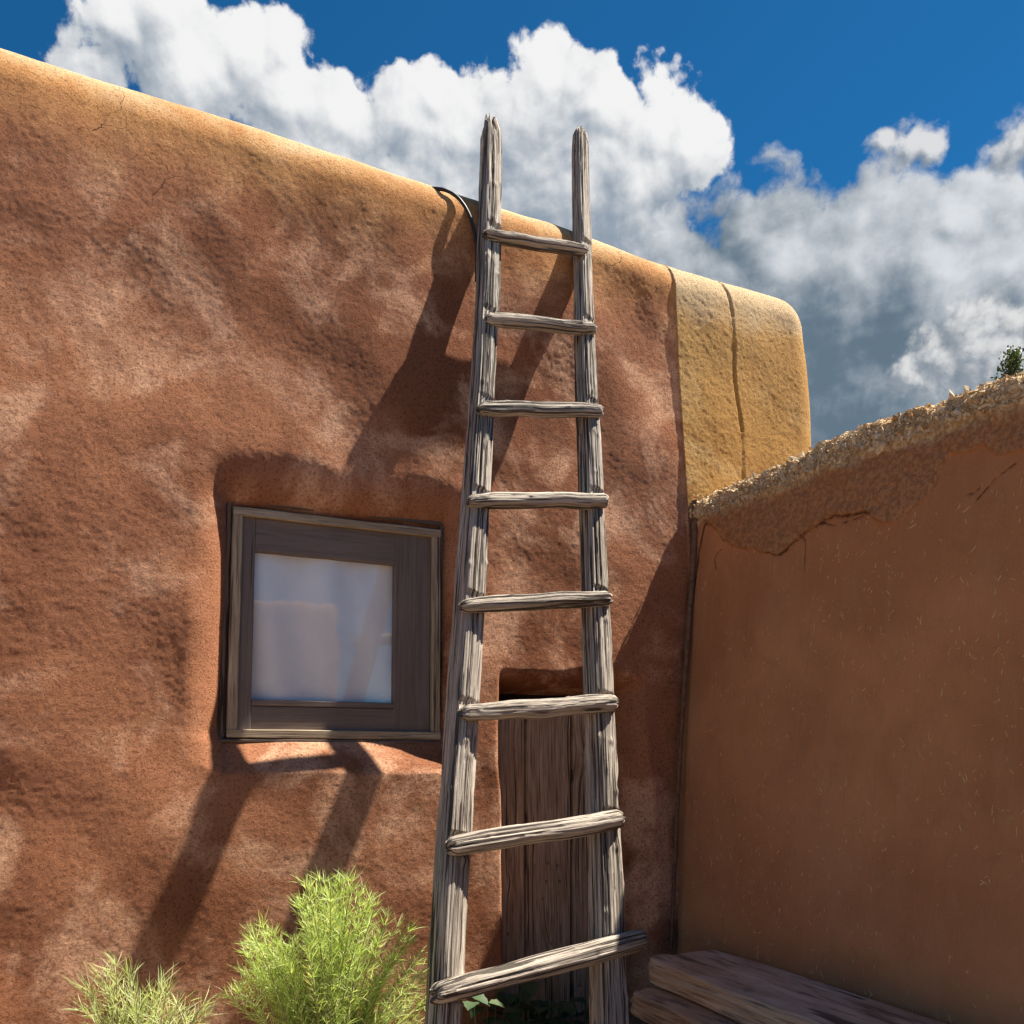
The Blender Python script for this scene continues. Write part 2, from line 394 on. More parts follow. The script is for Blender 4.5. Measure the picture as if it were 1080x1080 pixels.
# ------------------------------------------------------------------ boxes in a skewed quad
def quad_pt(c, s, t):           # c = TL, TR, BR, BL ; s to the right, t downwards
    return lerp(lerp(c[0], c[1], s), lerp(c[3], c[2], s), t)
def board(mb, c, s0, s1, t0, t1, n0, n1, along='t', seg=14, bev=0.004, seed=0, wob=0.0015):
    """board spanning (s0..s1, t0..t1) of quad c; front at n0, back at n1, arrises softened"""
    u = np.array([0, 0, 1, 1, 1, 1, 0, 0], float)
    p = [quad_pt(c, s0, t0), quad_pt(c, s1, t0), quad_pt(c, s1, t1), quad_pt(c, s0, t1)]
    if along == 't': a0, a1, b0, b1 = p[0], p[1], p[3], p[2]
    else: a0, a1, b0, b1 = p[0], p[3], p[1], p[2]
    ln = np.linalg.norm(b0 - a0); V = []; G = []
    off = seed * 1.37
    for k in range(seg + 1):
        f = k / seg; l = lerp(a0, b0, f); r = lerp(a1, b1, f); w = np.linalg.norm(r - l); e = bev / w
        jl, jr = (wob * vnoise(np.array([f * 9 + off]), np.array([seed + q]), seed=4)[0] for q in (0.3, 5.7))
        ring = [(0, n1), (0, n0 + bev), (e, n0), (1 - e, n0), (1, n0 + bev), (1, n1)]
        for i, (q, n) in enumerate(ring):
            pt = lerp(l, r, q) + (r - l) / w * (jl if q < 0.5 else jr); V.append((pt[0], n, pt[2] + EYE)); G.append((q * w + off, n + off, f * ln + off))
    Fs = []
    for k in range(seg):
        for i in range(5): Fs.append((k * 6 + i, k * 6 + i + 1, (k + 1) * 6 + i + 1, (k + 1) * 6 + i))
    Fs.append(tuple(range(6))); Fs.append(tuple(range((seg) * 6, seg * 6 + 6)))
    mb.add(V, Fs, G)

# ------------------------------------------------------------------ window
win = empty('window', (wBL[0], NWIN - NW, 0)); win.parent = house; win.location = (wBL[0] - 0.7, NWIN - NW, wBL[2] + EYE)
cO = [on_plane(x, y, NWIN) for x, y in ((246, 534), (464, 559), (463.5, 780), (238.5, 778))]
wd = cO[1][0] - cO[0][0]; ht = cO[0][2] - cO[3][2]
mb = MB(); ew, eh = 0.045 / wd, 0.040 / ht; q = 0.001 / wd
board(mb, cO, 0, 1, 0, eh, NWIN - 0.012, NWIN + 0.05, 's', seed=1)
board(mb, cO, 0, 1, 1 - eh, 1, NWIN - 0.014, NWIN + 0.05, 's', seed=2)
board(mb, cO, 0, ew, eh + q, 1 - eh - q, NWIN - 0.010, NWIN + 0.05, 't', seed=3)
board(mb, cO, 1 - ew, 1, eh + q, 1 - eh - q, NWIN - 0.010, NWIN + 0.05, 't', seed=4)
mb.build('frame', M_TRIM, win)
mb = MB(); xs = 0.010 / wd
board(mb, cO, -4.5 * xs, -0.6 * xs, -0.02, 1.012, NWIN + 0.006, NWIN + 0.05, 't', seed=7)
board(mb, cO, -4.5 * xs, 1.02, 1.004, 1.020, NWIN - 0.016, NWIN + 0.05, 's', seed=8)
board(mb, cO, 1.004, 1.03, -0.02, 1.004, NWIN + 0.01, NWIN + 0.05, 't', seed=9)
board(mb, cO, -4.5 * xs, 1.03, -0.055, -0.024, NWIN + 0.01, NWIN + 0.05, 's', seed=10)
mb.build('surround', wood('dark_surround_wood', (0.2, 0.15, 0.115), (0.14, 0.10, 0.075), (0.05, 0.035, 0.028), 0.6), win)
NS = NWIN + 0.012
cS = [on_plane(x, y, NS) for x, y in ((255, 544), (455, 567), (453, 773), (249, 771))]
cG = [on_plane(x, y, NS) for x, y in ((270, 584), (417.5, 596), (416, 741), (267.5, 737.5))]
def mesh_ring(mb, co, ci, n0, n1, seg=10):
    pass
ws, hs = cS[1][0] - cS[0][0], cS[0][2] - cS[3][2]
gl, gr_ = (cG[0][0] - cS[0][0]) / ws, (cG[1][0] - cS[0][0]) / ws
gt = (cS[0][2] - cG[0][2]) / hs * 0.93; gb = 1 - (cG[3][2] - cS[3][2]) / hs
sash = MB(); q2 = 0.0008
board(sash, cS, 0, gl, 0, 1, NS, NS + 0.04, 't', seed=11, wob=0.0004)
board(sash, cS, gr_, 1, 0, 1, NS + 0.0005, NS + 0.04, 't', seed=12, wob=0.0004)
board(sash, cS, gl + q2, gr_ - q2, 0, gt, NS + 0.001, NS + 0.04, 's', seed=13, wob=0.0004)
board(sash, cS, gl + q2, gr_ - q2, gb + 0.03, 1, NS + 0.004, NS + 0.04, 's', seed=14, wob=0.0004)
board(sash, cS, gl + q2, gr_ - q2, gb, gb + 0.028, NS - 0.002, NS + 0.04, 's', seed=15, wob=0.0004)
sash.build('sash', M_SASH, win)
pane = MB(); cP = [quad_pt(cS, s, t) for s, t in ((gl - .02, gt - .02), (gr_ + .02, gt - .02), (gr_ + .02, gb + .02), (gl - .02, gb + .02))]
pane.add([(p[0], NS + 0.022, p[2] + EYE) for p in cP], [(0, 1, 2, 3)]); pane.build('pane', M_GLASS, win)
# curtain hanging just behind the pane
nu, nv = 120, 40; gu, gv = np.meshgrid(np.linspace(0, 1, nu), np.linspace(0, 1, nv))
c0, c1 = cP[3][0] - 0.05, cP[1][0] + 0.05; z0, z1 = cP[3][2] - 0.05, cP[0][2] + 0.05
fold = 0.013 * np.sin(gu * 19 + 1.2 * np.sin(gv * 2)) + 0.010 * vnoise(gu * 7 + gv * 1.5, gv * 1.2, seed=3) 
CV = np.stack([c0 + (c1 - c0) * gu, NS + 0.056 + fold, z0 + (z1 - z0) * gv + EYE], -1).reshape(-1, 3)
cur = mesh_np('curtain', CV, grid_faces(nv, nu), M_CURTAIN); tag(cur, 'white cotton curtain hanging behind the glass of the small window', 'curtain')

# ------------------------------------------------------------------ plank door
door = empty('door'); door.parent = house; door.location = (DOOR_L - 0.7, NDOOR - NW, 0)
def planks():
    edges = [DOOR_L - 0.02, on_plane(555, 860, NDOOR)[0], on_plane(604, 860, NDOOR)[0], DOOR_R + 0.03]
    zb, zt = -EYE + 0.02, DOOR_T - 0.085; V = []; Q = []; G = []; base = 0
    holes = [(579, 911, .009), (589, 913, .008), (565, 913, .007), (577, 930, .006), (591, 930, .008), (583, 937, .007), (573, 948, .006), (585, 946, .007), (580, 997, .020), (543, 792, .008), (616, 796, .012), (525, 858, .014), (536, 985, .008), (612, 1040, .01)]
    hp = [(on_plane(x, y, NDOOR), r) for x, y, r in holes]
    for i in range(3):
        e0, e1 = edges[i] + 0.0095, edges[i + 1] - 0.0095
        xs = np.concatenate([[e0, e0], np.linspace(e0 + 0.004, e1 - 0.004, 62), [e1, e1]]); zs = np.linspace(zb, zt + (0.0, 0.012, -0.006)[i], 340)
        gx, gz = np.meshgrid(xs, zs)
        dep = np.zeros_like(gx); dep[:, 0] = dep[:, -1] = 0.035; dep[:, 1] = dep[:, -2] = 0.005
        w = 0.035 * fbm(gx * 4 + i * 9, gz * 1.6, o=2, seed=40 + i)          # grain that wanders round knots
        for (kx, kz, kr) in ((616, 797, 0.05), (580, 997, .035), (540, 930, .03)):
            kp_ = on_plane(kx, kz, NDOOR); w = w + kr * np.exp(-((gx - kp_[0])**2 / (kr * 1.2)**2 + (gz - kp_[2])**2 / (kr * 2.5)**2)) * np.sign(gx - kp_[0])
        gxx = gx + w * 0.6
        cr = fbm(gxx * 55, gz * 1.6, o=3, seed=50 + i)
        dep = dep + 0.0035 * np.clip(cr, -0.2, 1) + 0.004 * sstep(0.48, 0.58, cr) + (0.0, 0.006, 0.002)[i]
        for p, r in hp:
            dd = np.hypot(gx - p[0], (gz - p[2])); dep = dep + 0.03 * sstep(r, r * 0.6, dd)
        Vi = np.stack([gx, NDOOR + dep, gz + EYE], -1).reshape(-1, 3); V.append(Vi)
        G.append(np.stack([gxx + i * 3.1, dep * 0 + i, gz], -1).reshape(-1, 3))
        Q.append(grid_faces(len(zs), len(xs)) + base); base += len(Vi)
    return np.concatenate(V), np.concatenate(Q), np.concatenate(G)
Vd, Qd, Gd = planks()
mesh_np('plank_panel', Vd, Qd, M_DOOR, door, attrs={'grain': Gd})
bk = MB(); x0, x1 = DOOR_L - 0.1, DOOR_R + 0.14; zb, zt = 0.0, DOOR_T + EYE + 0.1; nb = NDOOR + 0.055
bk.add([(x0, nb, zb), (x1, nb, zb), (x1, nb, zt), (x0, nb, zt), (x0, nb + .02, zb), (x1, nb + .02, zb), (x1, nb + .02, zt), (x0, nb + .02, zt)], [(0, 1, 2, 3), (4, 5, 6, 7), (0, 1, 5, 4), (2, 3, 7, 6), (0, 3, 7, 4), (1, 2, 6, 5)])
bk.build('gap_shade_board', M_DARK, door)  # near-black board added so the gaps round the planks look deep in shade

# ------------------------------------------------------------------ courtyard wall
BA, BK = 3.185, 0.075
def b_face(z): return BA + BK * (z + 1.23)
def on_b(px, py):
    d = ray(px, py); t = (BA + BK * 1.23) / (d[0] - BK * d[2]); return d * t
ZB, WB, HB = 1.325, 0.46, 0.165
yard = empty('mud_wall', (3.2, 1.8, 0)); tag(yard, 'low mud plastered courtyard wall topped with crumbling straw rubble', 'wall')
ncols = np.concatenate([np.arange(4.14, 1.85, -0.007), np.arange(1.85, -0.7, -0.03)])
fz = np.arange(-EYE - 0.1, ZB, 0.007); ph = np.linspace(0, math.pi, 90)[1:]; bz = np.arange(ZB, -EYE - 0.1, -0.1)
prof = [(b_face(z), z, -1.0, 0.0) for z in fz]
fa_top = b_face(ZB)
for p in ph:
    ex = np.sign(math.cos(p)) * abs(math.cos(p))**0.75
    prof.append((fa_top + WB / 2 - WB / 2 * ex, ZB + HB * math.sin(p)**0.8, -math.cos(p), math.sin(p)))
prof += [(fa_top + WB + BK * (ZB - z), z, 1.0, 0.0) for z in bz[1:]]
prof = np.array(prof); nf = len(fz)
N2, PA_ = np.meshgrid(ncols, prof[:, 0]); PZ = prof[:, 1][:, None] + 0 * N2; NA, NZ = prof[:, 2][:, None], prof[:, 3][:, None]
sB = np.concatenate([[0], np.cumsum(np.hypot(np.diff(prof[:, 0]), np.diff(prof[:, 1])))])[:, None] + 0 * N2
bnd = [on_b(x, y) for x, y in ((735, 545), (754, 557), (772, 575), (800, 580), (822, 588), (836, 574), (850, 563), (868, 553), (880, 548), (898, 545), (910, 542), (925, 548), (939, 556), (950, 548), (962, 537), (975, 528), (987, 517), (994, 500), (1003, 482), (1020, 479), (1040, 474), (1052, 484), (1066, 481), (1085, 474), (1120, 470), (1200, 480), (1400, 470))]
bn = np.array([p[1] for p in bnd])[::-1]; bzv = np.array([p[2] for p in bnd])[::-1]
jag = 0.018 * fbm(N2 * 16, PZ * 16, o=3, seed=61)
dz = PZ - (np.interp(N2, bn, bzv) + jag)
isface = (np.arange(len(prof)) < nf)[:, None]
upper = sstep(-0.004, 0.006, dz) * np.where(isface, 1, 1)
capm = np.where(isface, sstep(ZB - 0.05, ZB + 0.0, PZ + 0.03 * fbm(N2 * 12, PZ * 12, o=2, seed=62)), 1.0)
dB = 0.012 * fbm(N2 * 1.1, PZ * 1.1, o=2, seed=63) + 0.003 * fbm(N2 * 6, PZ * 5, o=2, seed=64) + 0.0012 * fbm(N2 * 30, PZ * 8, o=2, seed=65)
lump = fbm(N2 * 22, sB * 22, o=4, seed=66)
thk = 0.012 + 0.010 * vnoise(N2 * 4, PZ * 4, seed=68)
dB = dB + upper * (thk + 0.007 * lump + 0.006 * np.clip(fbm(N2 * 45, sB * 45, o=2, seed=67), -1, 0.3))
dB = dB - 0.016 * np.exp(-(dz / 0.006)**2) * sstep(-0.15, 0.25, vnoise(N2 * 6, PZ * 0, seed=69))
crk = np.exp(-(dz / 0.0055)**2) * sstep(-0.25, 0.2, vnoise(N2 * 6, PZ * 0, seed=69))
# hairline cracks below the edge
for cl in (((845, 565), (848, 572), (848, 585), (849, 600)), ((755, 600), (753, 590), (756, 583), (766, 575)), ((757, 604), (757, 612)), ((867, 553), (880, 557), (892, 552), (910, 546)), ((1010, 525), (1024, 522), (1034, 515)), ((1030, 528), (1050, 505), (1070, 490)), ((745, 545), (738, 575), (733, 610), (729, 645), (724, 700), (718, 800), (713, 880), (710, 950), (707, 1000), (703, 1060))):
    pts = [on_b(x, y) for x, y in cl]
    for p, q_ in zip(pts[:-1], pts[1:]):
        ax, az = p[1], p[2]; bx, bz_ = q_[1], q_[2]; L2 = (bx - ax)**2 + (bz_ - az)**2
        tt = np.clip(((N2 - ax) * (bx - ax) + (PZ - az) * (bz_ - az)) / L2, 0, 1)
        dd = np.hypot(N2 - ax - tt * (bx - ax) + jag * 0.7, PZ - az - tt * (bz_ - az) - jag * 0.5)
        ee = np.exp(-(dd / (0.0048 if len(cl) < 9 else 0.010))**2) * isface; dB = dB - 0.008 * ee; crk = np.maximum(crk, ee)
dB = dB + capm * (0.022 * fbm(N2 * 9, sB * 9, o=3, seed=70) + 0.004) * (NZ > -0.5)
capline = 0.03 * vnoise(N2 * 1.7, N2 * 0, seed=71) * sstep(0.9, 1.3, PZ)
VB = np.stack([PA_ + NA * dB, N2, PZ + NZ * dB + capline + EYE], -1)
mesh_np('plaster', VB.reshape(-1, 3), grid_faces(len(prof), len(ncols)), M_MUD, yard, attrs={'upper': upper.ravel(), 'cap': capm.ravel(), 'crack': crk.ravel()})
# end face towards the yard
ef = MB(); last = VB[:, -1, :]; ef.add(last, [list(range(len(last)))]); ef.build('end_face', M_MUD, yard)

OCT = np.array([(1, 0, 0), (-1, 0, 0), (0, 1, 0), (0, -1, 0), (0, 0, 1), (0, 0, -1), (.62, .62, .5), (-.6, .62, .45), (.6, -.62, -.4), (-.62, -.6, .5)], float)
def hull_faces(P):
    bm = bmesh.new(); [bm.verts.new(p) for p in P]; r = bmesh.ops.convex_hull(bm, input=bm.verts); bm.verts.index_update()
    fs = [[v.index for v in f.verts] for f in bm.faces]; vs = [tuple(v.co) for v in bm.verts]; bm.free(); return np.array(vs), fs
HV, HF = hull_faces(OCT)
HF = np.array(HF)
def rot_rand(k):
    q = RNG.normal(size=(k, 4)); q /= np.linalg.norm(q, axis=1)[:, None]; w, x, y, z = q.T
    return np.stack([np.stack([1 - 2*(y*y+z*z), 2*(x*y-z*w), 2*(x*z+y*w)], -1), np.stack([2*(x*y+z*w), 1-2*(x*x+z*z), 2*(y*z-x*w)], -1), np.stack([2*(x*z-y*w), 2*(y*z+x*w), 1-2*(x*x+y*y)], -1)], 1)
def scatter_chips(name, P, size, parent, mat, flat=0.45):
    k = len(P); rm = rot_rand(k); sc = size[:, None] * np.stack([np.ones(k), RNG.uniform(.35, .7, k), RNG.uniform(.25, flat, k)], -1)
    loc = (HV[None] * (1 + 0.25 * RNG.normal(size=(k, len(HV), 1)))) * sc[:, None, :]
    VV = np.einsum('kij,kvj->kvi', rm, loc) + P[:, None, :]
    Q = (HF[None] + (np.arange(k) * len(HV))[:, None, None]).reshape(-1, 3)
    rn = np.repeat(RNG.uniform(0, 1, k), len(HV))
    return mesh_np(name, VV.reshape(-1, 3), Q, mat, parent, smooth=False, attrs={'rnd': rn})
k = 4200
ri = nf + (np.clip(np.abs(RNG.normal(0, 1, k)) * 17 - 1, -1, 60)).astype(int); cj = RNG.integers(6, 325, k)
P = VB[ri, cj] + RNG.normal(0, .003, (k, 3)); size = np.clip(RNG.lognormal(math.log(0.0095), 0.5, k), .004, .04)
corner = np.array([W(on_b(x, y)) for x, y in zip(RNG.uniform(725, 748, 70), RNG.uniform(522, 542, 70))]) + np.array([-0.02, 0, 0])
P = np.concatenate([P, corner]); size = np.concatenate([size, RNG.uniform(.006, .014, 70)])
ch = scatter_chips('rubble_cap', P, size, yard, M_CHIPS); ch['kind'] = 'stuff'
# bits of straw caught in the mud
k = 1500; fl = MB()
for i in range(k):
    n = random.uniform(1.9, 3.95); z = random.uniform(-1.5, 1.05)
    if fbm(np.array([n * 2.5]), np.array([z * 2.5]), o=2, seed=81)[0] < random.uniform(-0.5, 0.35): continue
    r = np.argmin(np.abs(fz - z)); c = np.argmin(np.abs(ncols - n)); b = VB[r, c].copy()
    if upper[r, c] > 0.3: continue
    L = random.uniform(.006, .026) * (1.6 if random.random() < .15 else 1); th = random.gauss(math.pi / 2, 0.55); w = random.uniform(.0009, .0018)
    d = np.array([BK * math.sin(th), math.cos(th), math.sin(th)]); s = np.array([0, -math.sin(th), math.cos(th)]); o = np.array([-1, 0, 0]) * 0.0022; bend = s * random.uniform(-.08, .08) * L
    pts = []
    for f in (-1, 0, 1):
        c_ = b + d * L * f / 1.0 * 0.5 + bend * (1 - f * f)
        pts += [c_ + s * w + o, c_ - s * w + o, c_ - s * w - o, c_ + s * w - o]
    fl.add(pts, [(j * 4 + i_, j * 4 + (i_ + 1) % 4, (j + 1) * 4 + (i_ + 1) % 4, (j + 1) * 4 + i_) for j in (0, 1) for i_ in range(4)] + [(0, 1, 2, 3), (8, 9, 10, 11)])
fo = fl.build('straw_flecks', M_STRAW, yard); fo['kind'] = 'stuff'

# ------------------------------------------------------------------ rough timber by lofting rings
def catmull(pts, n):
    pts = np.asarray(pts, float); seg = np.r_[0, np.cumsum(np.linalg.norm(np.diff(pts[:, :3], axis=0), axis=1))]; t = np.linspace(0, seg[-1], n)
    out = np.empty((n, pts.shape[1]))
    for c in range(pts.shape[1]): out[:, c] = np.interp(t, seg, pts[:, c])
    k = max(1, n // (len(pts) * 3)); ker = np.hanning(2 * k + 3)[1:-1]; ker /= ker.sum()
    pad = len(ker) // 2
    for c in range(pts.shape[1]):
        e = np.r_[2 * out[0, c] - out[pad:0:-1, c], out[:, c], 2 * out[-1, c] - out[-2:-pad - 2:-1, c]]; out[:, c] = np.convolve(e, ker, 'valid')
    return out, t
def timber(name, pts, mat, parent, front, seed, nl=260, nt=72, sq=2.6, aspect=1.0, rough=1.0, crackd=0.10, notches=(), ends=(0.02, 0.02), jagged=(0.0, 0.0), knots=0, twist=0.0, lump=0.10):
    """pts rows: x, y, z, radius.  front: direction the flat side faces"""
    C, L = catmull(pts, nl); T = np.gradient(C[:, :3], axis=0); T /= np.linalg.norm(T, axis=1)[:, None]
    f = np.asarray(front, float); Fv = f[None] - (T @ f)[:, None] * T; Fv /= np.linalg.norm(Fv, axis=1)[:, None]; Sv = np.cross(T, Fv)
    th = np.linspace(0, 2 * math.pi, nt, endpoint=False)[None, :]; Lg = L[:, None]; R = C[:, 3][:, None]
    tw = twist * (Lg / L[-1] - 0.5); ct, st = np.cos(th + tw), np.sin(th + tw)
    cx, sx = np.cos(th), np.sin(th)
    shape = (np.abs(ct)**sq + np.abs(st)**sq)**(-1 / sq)
    circ = 2.2
    lum = fbm(cx * circ + seed, sx * circ, Lg * 2.4, o=3, seed=seed)
    grain = fbm(cx * 11 + seed, sx * 11, Lg * 1.7, o=3, seed=seed + 5)
    fine = vnoise(cx * 24 + seed, sx * 24, Lg * 5, seed=seed + 9)
    cr = fbm(cx * 7.5 + seed * 2, sx * 7.5, Lg * 0.7, o=2, seed=seed + 12)
    r = R * (shape * (1 + lump * lum) + rough * (0.065 * grain + 0.035 * fine) - crackd * sstep(0.24, 0.32, cr) - crackd * sstep(0.30, 0.40, grain) - crackd * 0.5 * sstep(0.28, 0.38, -grain))
    for i in range(knots):
        kl = random.uniform(.05, .95) * L[-1]; kt = random.uniform(-1.2, 1.2); dth = (th - kt + math.pi) % (2 * math.pi) - math.pi
        r = r + R * 0.09 * np.exp(-((Lg - kl) / 0.016)**2 - (dth / 0.28)**2)
    # worn ends
    e0 = np.clip(Lg / ends[0], 0, 1); e1 = np.clip((L[-1] - Lg) / ends[1], 0, 1)
    r = r * (1 - 0.45 * (1 - e0)**2) * (1 - 0.45 * (1 - e1)**2)
    fx, sy = r * cx, r * aspect * sx
    for (nl_, h0, h1, lim) in notches:      # seat cut in the front for a rung
        prof_ = sstep(nl_ - h0 - 0.008, nl_ - h0, Lg) * (1 - sstep(nl_ + h1, nl_ + h1 + 0.004, Lg))
        fx = np.where(fx > lim * R, fx + (lim * R - fx) * prof_, fx)
    if True:
        jg = vnoise(cx * 3 + seed, sx * 3, seed=seed + 30) + 0.6 * vnoise(cx * 8 + seed, sx * 8, seed=seed + 31)
        ax = jagged[0] * jg * np.clip(1 - Lg / 0.12, 0, 1) + jagged[1] * jg * np.clip(1 - (L[-1] - Lg) / 0.12, 0, 1)
    V = C[:, None, :3] + Fv[:, None, :] * fx[..., None] + Sv[:, None, :] * sy[..., None] + T[:, None, :] * ax[..., None]
    G = np.stack([cx * R * 1.0 + seed * 0.71, sx * R * 1.0 + 0 * Lg + seed * 0.37, Lg + 0 * th + seed * 1.9], -1)
    Q = grid_faces(nl, nt, True); V = V.reshape(-1, 3); G = G.reshape(-1, 3)
    n = len(V); caps = np.array([V[:nt].mean(0), V[-nt:].mean(0)]); V = np.concatenate([V, caps]); G = np.concatenate([G, [G[0], G[-1]]])
    j = np.arange(nt); j2 = (j + 1) % nt
    Q = np.concatenate([Q, np.stack([np.full(nt, n), j, j2, j2], -1), np.stack([np.full(nt, n + 1), j + (nl - 1) * nt, j2 + (nl - 1) * nt, j2 + (nl - 1) * nt], -1)])
    me_V = V - (np.array(parent_world(parent)) if parent is not None else 0)
    me = bpy.data.meshes.new(name); quads = Q[:-2 * nt].tolist(); tris = [q[:3] for q in Q[-2 * nt:].tolist()]
    me.from_pydata(me_V.tolist(), [], quads + tris)
    a = me.attributes.new('grain', 'FLOAT_VECTOR', 'POINT'); a.data.foreach_set('vector', G.astype(np.float32).ravel())
    me.polygons.foreach_set('use_smooth', np.full(len(me.polygons), True, dtype=bool)); me.update(); me.materials.append(mat)
    return link(bpy.data.objects.new(name, me), parent)

# ------------------------------------------------------------------ ladder
LN0, LZ0, LK = 4.045, 2.62, 0.2815
def lad(px, py, off=0.0): return on_plane(px, py, LN0 - off, LK, LZ0)
def rail_pts(rows):
    out = []
    for (x, y, w) in rows:
        p = lad(x, y); d = ray(x, y); Yd = p[1] / d[1]; out.append((*W(p), w * Yd / F / 2 * 1.02))
    # down to the ground
    a, b = np.array(out[-2]), np.array(out[-1]); s = (b[2] + 0.02) / (a[2] - b[2]); e = b + (b - a) * s; e[3] = b[3]; out.append(tuple(e)); return out
left_px = ((517, 131, 17), (518, 150, 18), (517, 200, 20), (514.5, 300, 21), (510, 400, 21), (503.5, 500, 24), (497, 600, 26), (491, 700, 28), (486, 770, 29), (481, 841, 29), (475, 940, 30), (471, 1017, 31), (468, 1075, 31))
right_px = ((611.5, 138, 12), (612, 155, 14.5), (612.5, 200, 15.5), (615, 300, 16.5), (618, 400, 19), (623, 500, 21.5), (628, 640, 24), (630, 700, 26), (633, 770, 27), (635, 841, 29), (638.5, 946, 31), (640.5, 1017, 31), (642.5, 1075, 33))
rungs_px = (((511, 247), (618, 265), 13.5), ((512, 337), (628, 347), 13.5), ((504, 431), (634, 433.5), 14.5), ((494, 529), (640, 528), 16), ((487, 640), (644, 631), 17), ((487, 752), (650, 741), 19), ((472, 893), (655, 863), 21), ((456, 1050), (678, 990), 23))
ladder = empty('wooden_ladder'); 
lp, rp = rail_pts(left_px), rail_pts(right_px)
ladder.location = ((lp[-1][0] + rp[-1][0]) / 2, (lp[-1][1] + rp[-1][1]) / 2, 0)
tag(ladder, 'tall weathered grey wooden ladder of rough poles leaning on the parapet', 'ladder')
front = (0.22, -1.0, 0.28)
def notch_at(rows, pts):
    P = np.array(pts); C, L = catmull(P, 600); res = []
    for (a, b, w) in rungs_px:
        f = 0
        xs = np.array([r[0] for r in rows]); ys = np.array([r[1] for r in rows])
        # height of the rung where it crosses this rail
        cxr = np.interp((a[1] + b[1]) / 2, ys, xs); t = np.clip((cxr - a[0]) / (b[0] - a[0]), 0, 1); yy = a[1] + (b[1] - a[1]) * t
        p = W(lad(cxr, yy)); i = np.argmin(np.abs(C[:, 2] - p[2])); res.append((L[i], 0.042, 0.030 + random.uniform(0, .012), 0.74))
    return res
timber('rail', lp, M_LADDER, ladder, front, 3, 760, 120, 4.5, 1.0, 1.15, 0.14, notch_at(left_px, lp), (0.10, 0.03), (0.05, 0.0), 22, 0.25, 0.11)
timber('rail', rp, M_LADDER, ladder, front, 8, 760, 120, 4.2, 1.0, 1.15, 0.14, notch_at(right_px, rp), (0.07, 0.03), (0.02, 0.0), 20, -0.2, 0.11)
for i, (a, b, w) in enumerate(rungs_px):
    m_ = ((a[0] + b[0]) / 2, (a[1] + b[1]) / 2)
    pts = []
    for f in np.linspace(0, 1, 7):
        x, y = lerp(np.array(a, float), np.array(b, float), f); y += random.uniform(-1.3, 1.3) * (1 if 0 < f < 1 else 0); 
        p = lad(x, y, 0.056 + 0.006 * i / 7 + (0.012 if i >= 2 else 0.0)); Yd = p[1] / ray(x, y)[1]; pts.append((*W(p), w * Yd / F / 2 * random.uniform(0.93, 1.07) * (0.86 if f in (0, 1) else 1)))
    timber('rung', pts, M_LADDER, ladder, (0, -0.8, 0.6), 20 + i * 3, 240, 60, 2.5, random.uniform(.9, 1.05), 1.1, 0.10, (), (0.03, 0.03), (0.012, 0.012), 2, 0.6, 0.16)

# ------------------------------------------------------------------ bench of hewn timbers against the courtyard wall
bench = empty('wooden_bench', (2.9, 2.3, 0)); tag(bench, 'low bench of two thick weathered timbers set against the mud wall', 'bench')
zt = -1.14 + EYE
timber('seat', [(2.965, 3.70, zt - .070, .058), (2.955, 3.62, zt - .070, .071), (2.94, 3.4, zt - .070, .070), (2.935, 2.6, zt - .071, .071), (2.93, 1.9, zt - .070, .070), (2.925, 1.1, zt - .07, .07)], M_BENCH, bench, (0, 0, 1), 61, 460, 260, 9.0, 3.45, 0.22, 0.022, (), (0.16, 0.05), (0.05, 0.0), 0, 0.0, 0.08)
timber('lower_beam', [(2.83, 3.66, zt - .21, .055), (2.83, 3.5, zt - .21, .065), (2.84, 3.0, zt - .21, .066), (2.84, 2.0, zt - .21, .066), (2.85, 1.2, zt - .21, .066)], M_BENCH, bench, (0, 0, 1), 71, 420, 240, 7.0, 4.2, 0.25, 0.025, (), (0.10, 0.05), (0.06, 0.0), 0, 0.0, 0.08)
for n in (3.3, 1.6):
    timber('leg', [(2.86, n, -0.02, .10), (2.86, n, .08, .10), (2.86, n, zt - .27, .10)], M_BENCH, bench, (0, -1, 0), 80 + int(n), 60, 60, 3.0, 1.8, 0.6, 0.06)

# ------------------------------------------------------------------ cable over the parapet, conduit in the corner
def hit_wall(px, py):
    d = ray(px, py); last = None
    for t in np.linspace(3.0, 6.5, 3500):
        p = d * t; z = p[2]
        if z > ZC + RT: continue
        off = 0 if z < ZC else RT - math.sqrt(max(0, RT**2 - (z - ZC)**2))
        if p[1] >= NW + BAT * min(z, ZC) + off: return p
    return d * 4.8
def tube(name, pts, r, mat, parent=None, nt=12, n=140):
    C, L = catmull(np.array([(*p, q_) for p, q_ in zip(pts, r if np.ndim(r) else [r] * len(pts))]), n); T = np.gradient(C[:, :3], axis=0); T /= np.linalg.norm(T, axis=1)[:, None] + 1e-9
    f = np.array([0.3, -0.9, 0.2]); Fv = f[None] - (T @ f)[:, None] * T; Fv /= np.linalg.norm(Fv, axis=1)[:, None]; Sv = np.cross(T, Fv)
    th = np.linspace(0, 2 * math.pi, nt, endpoint=False)[None, :, None]
    V = C[:, None, :3] + C[:, 3][:, None, None] * (np.cos(th) * Fv[:, None] + np.sin(th) * Sv[:, None])
    return mesh_np(name, V.reshape(-1, 3), grid_faces(n, nt, True), mat, parent)
cp = []
for (x, y) in ((466, 203), (474, 206), (482, 212), (489, 221), (495, 233), (499, 248), (501.5, 262), (502, 280), (501, 300)):
    p = hit_wall(x, y); cp.append(W(p) + np.array([0, -0.016, 0.008]))
p0 = cp[0]; cp = [p0 + np.array([-0.55, 0.42, -0.05]), p0 + np.array([-0.25, 0.25, 0.02]), p0 + np.array([-0.06, 0.06, 0.022])] + cp
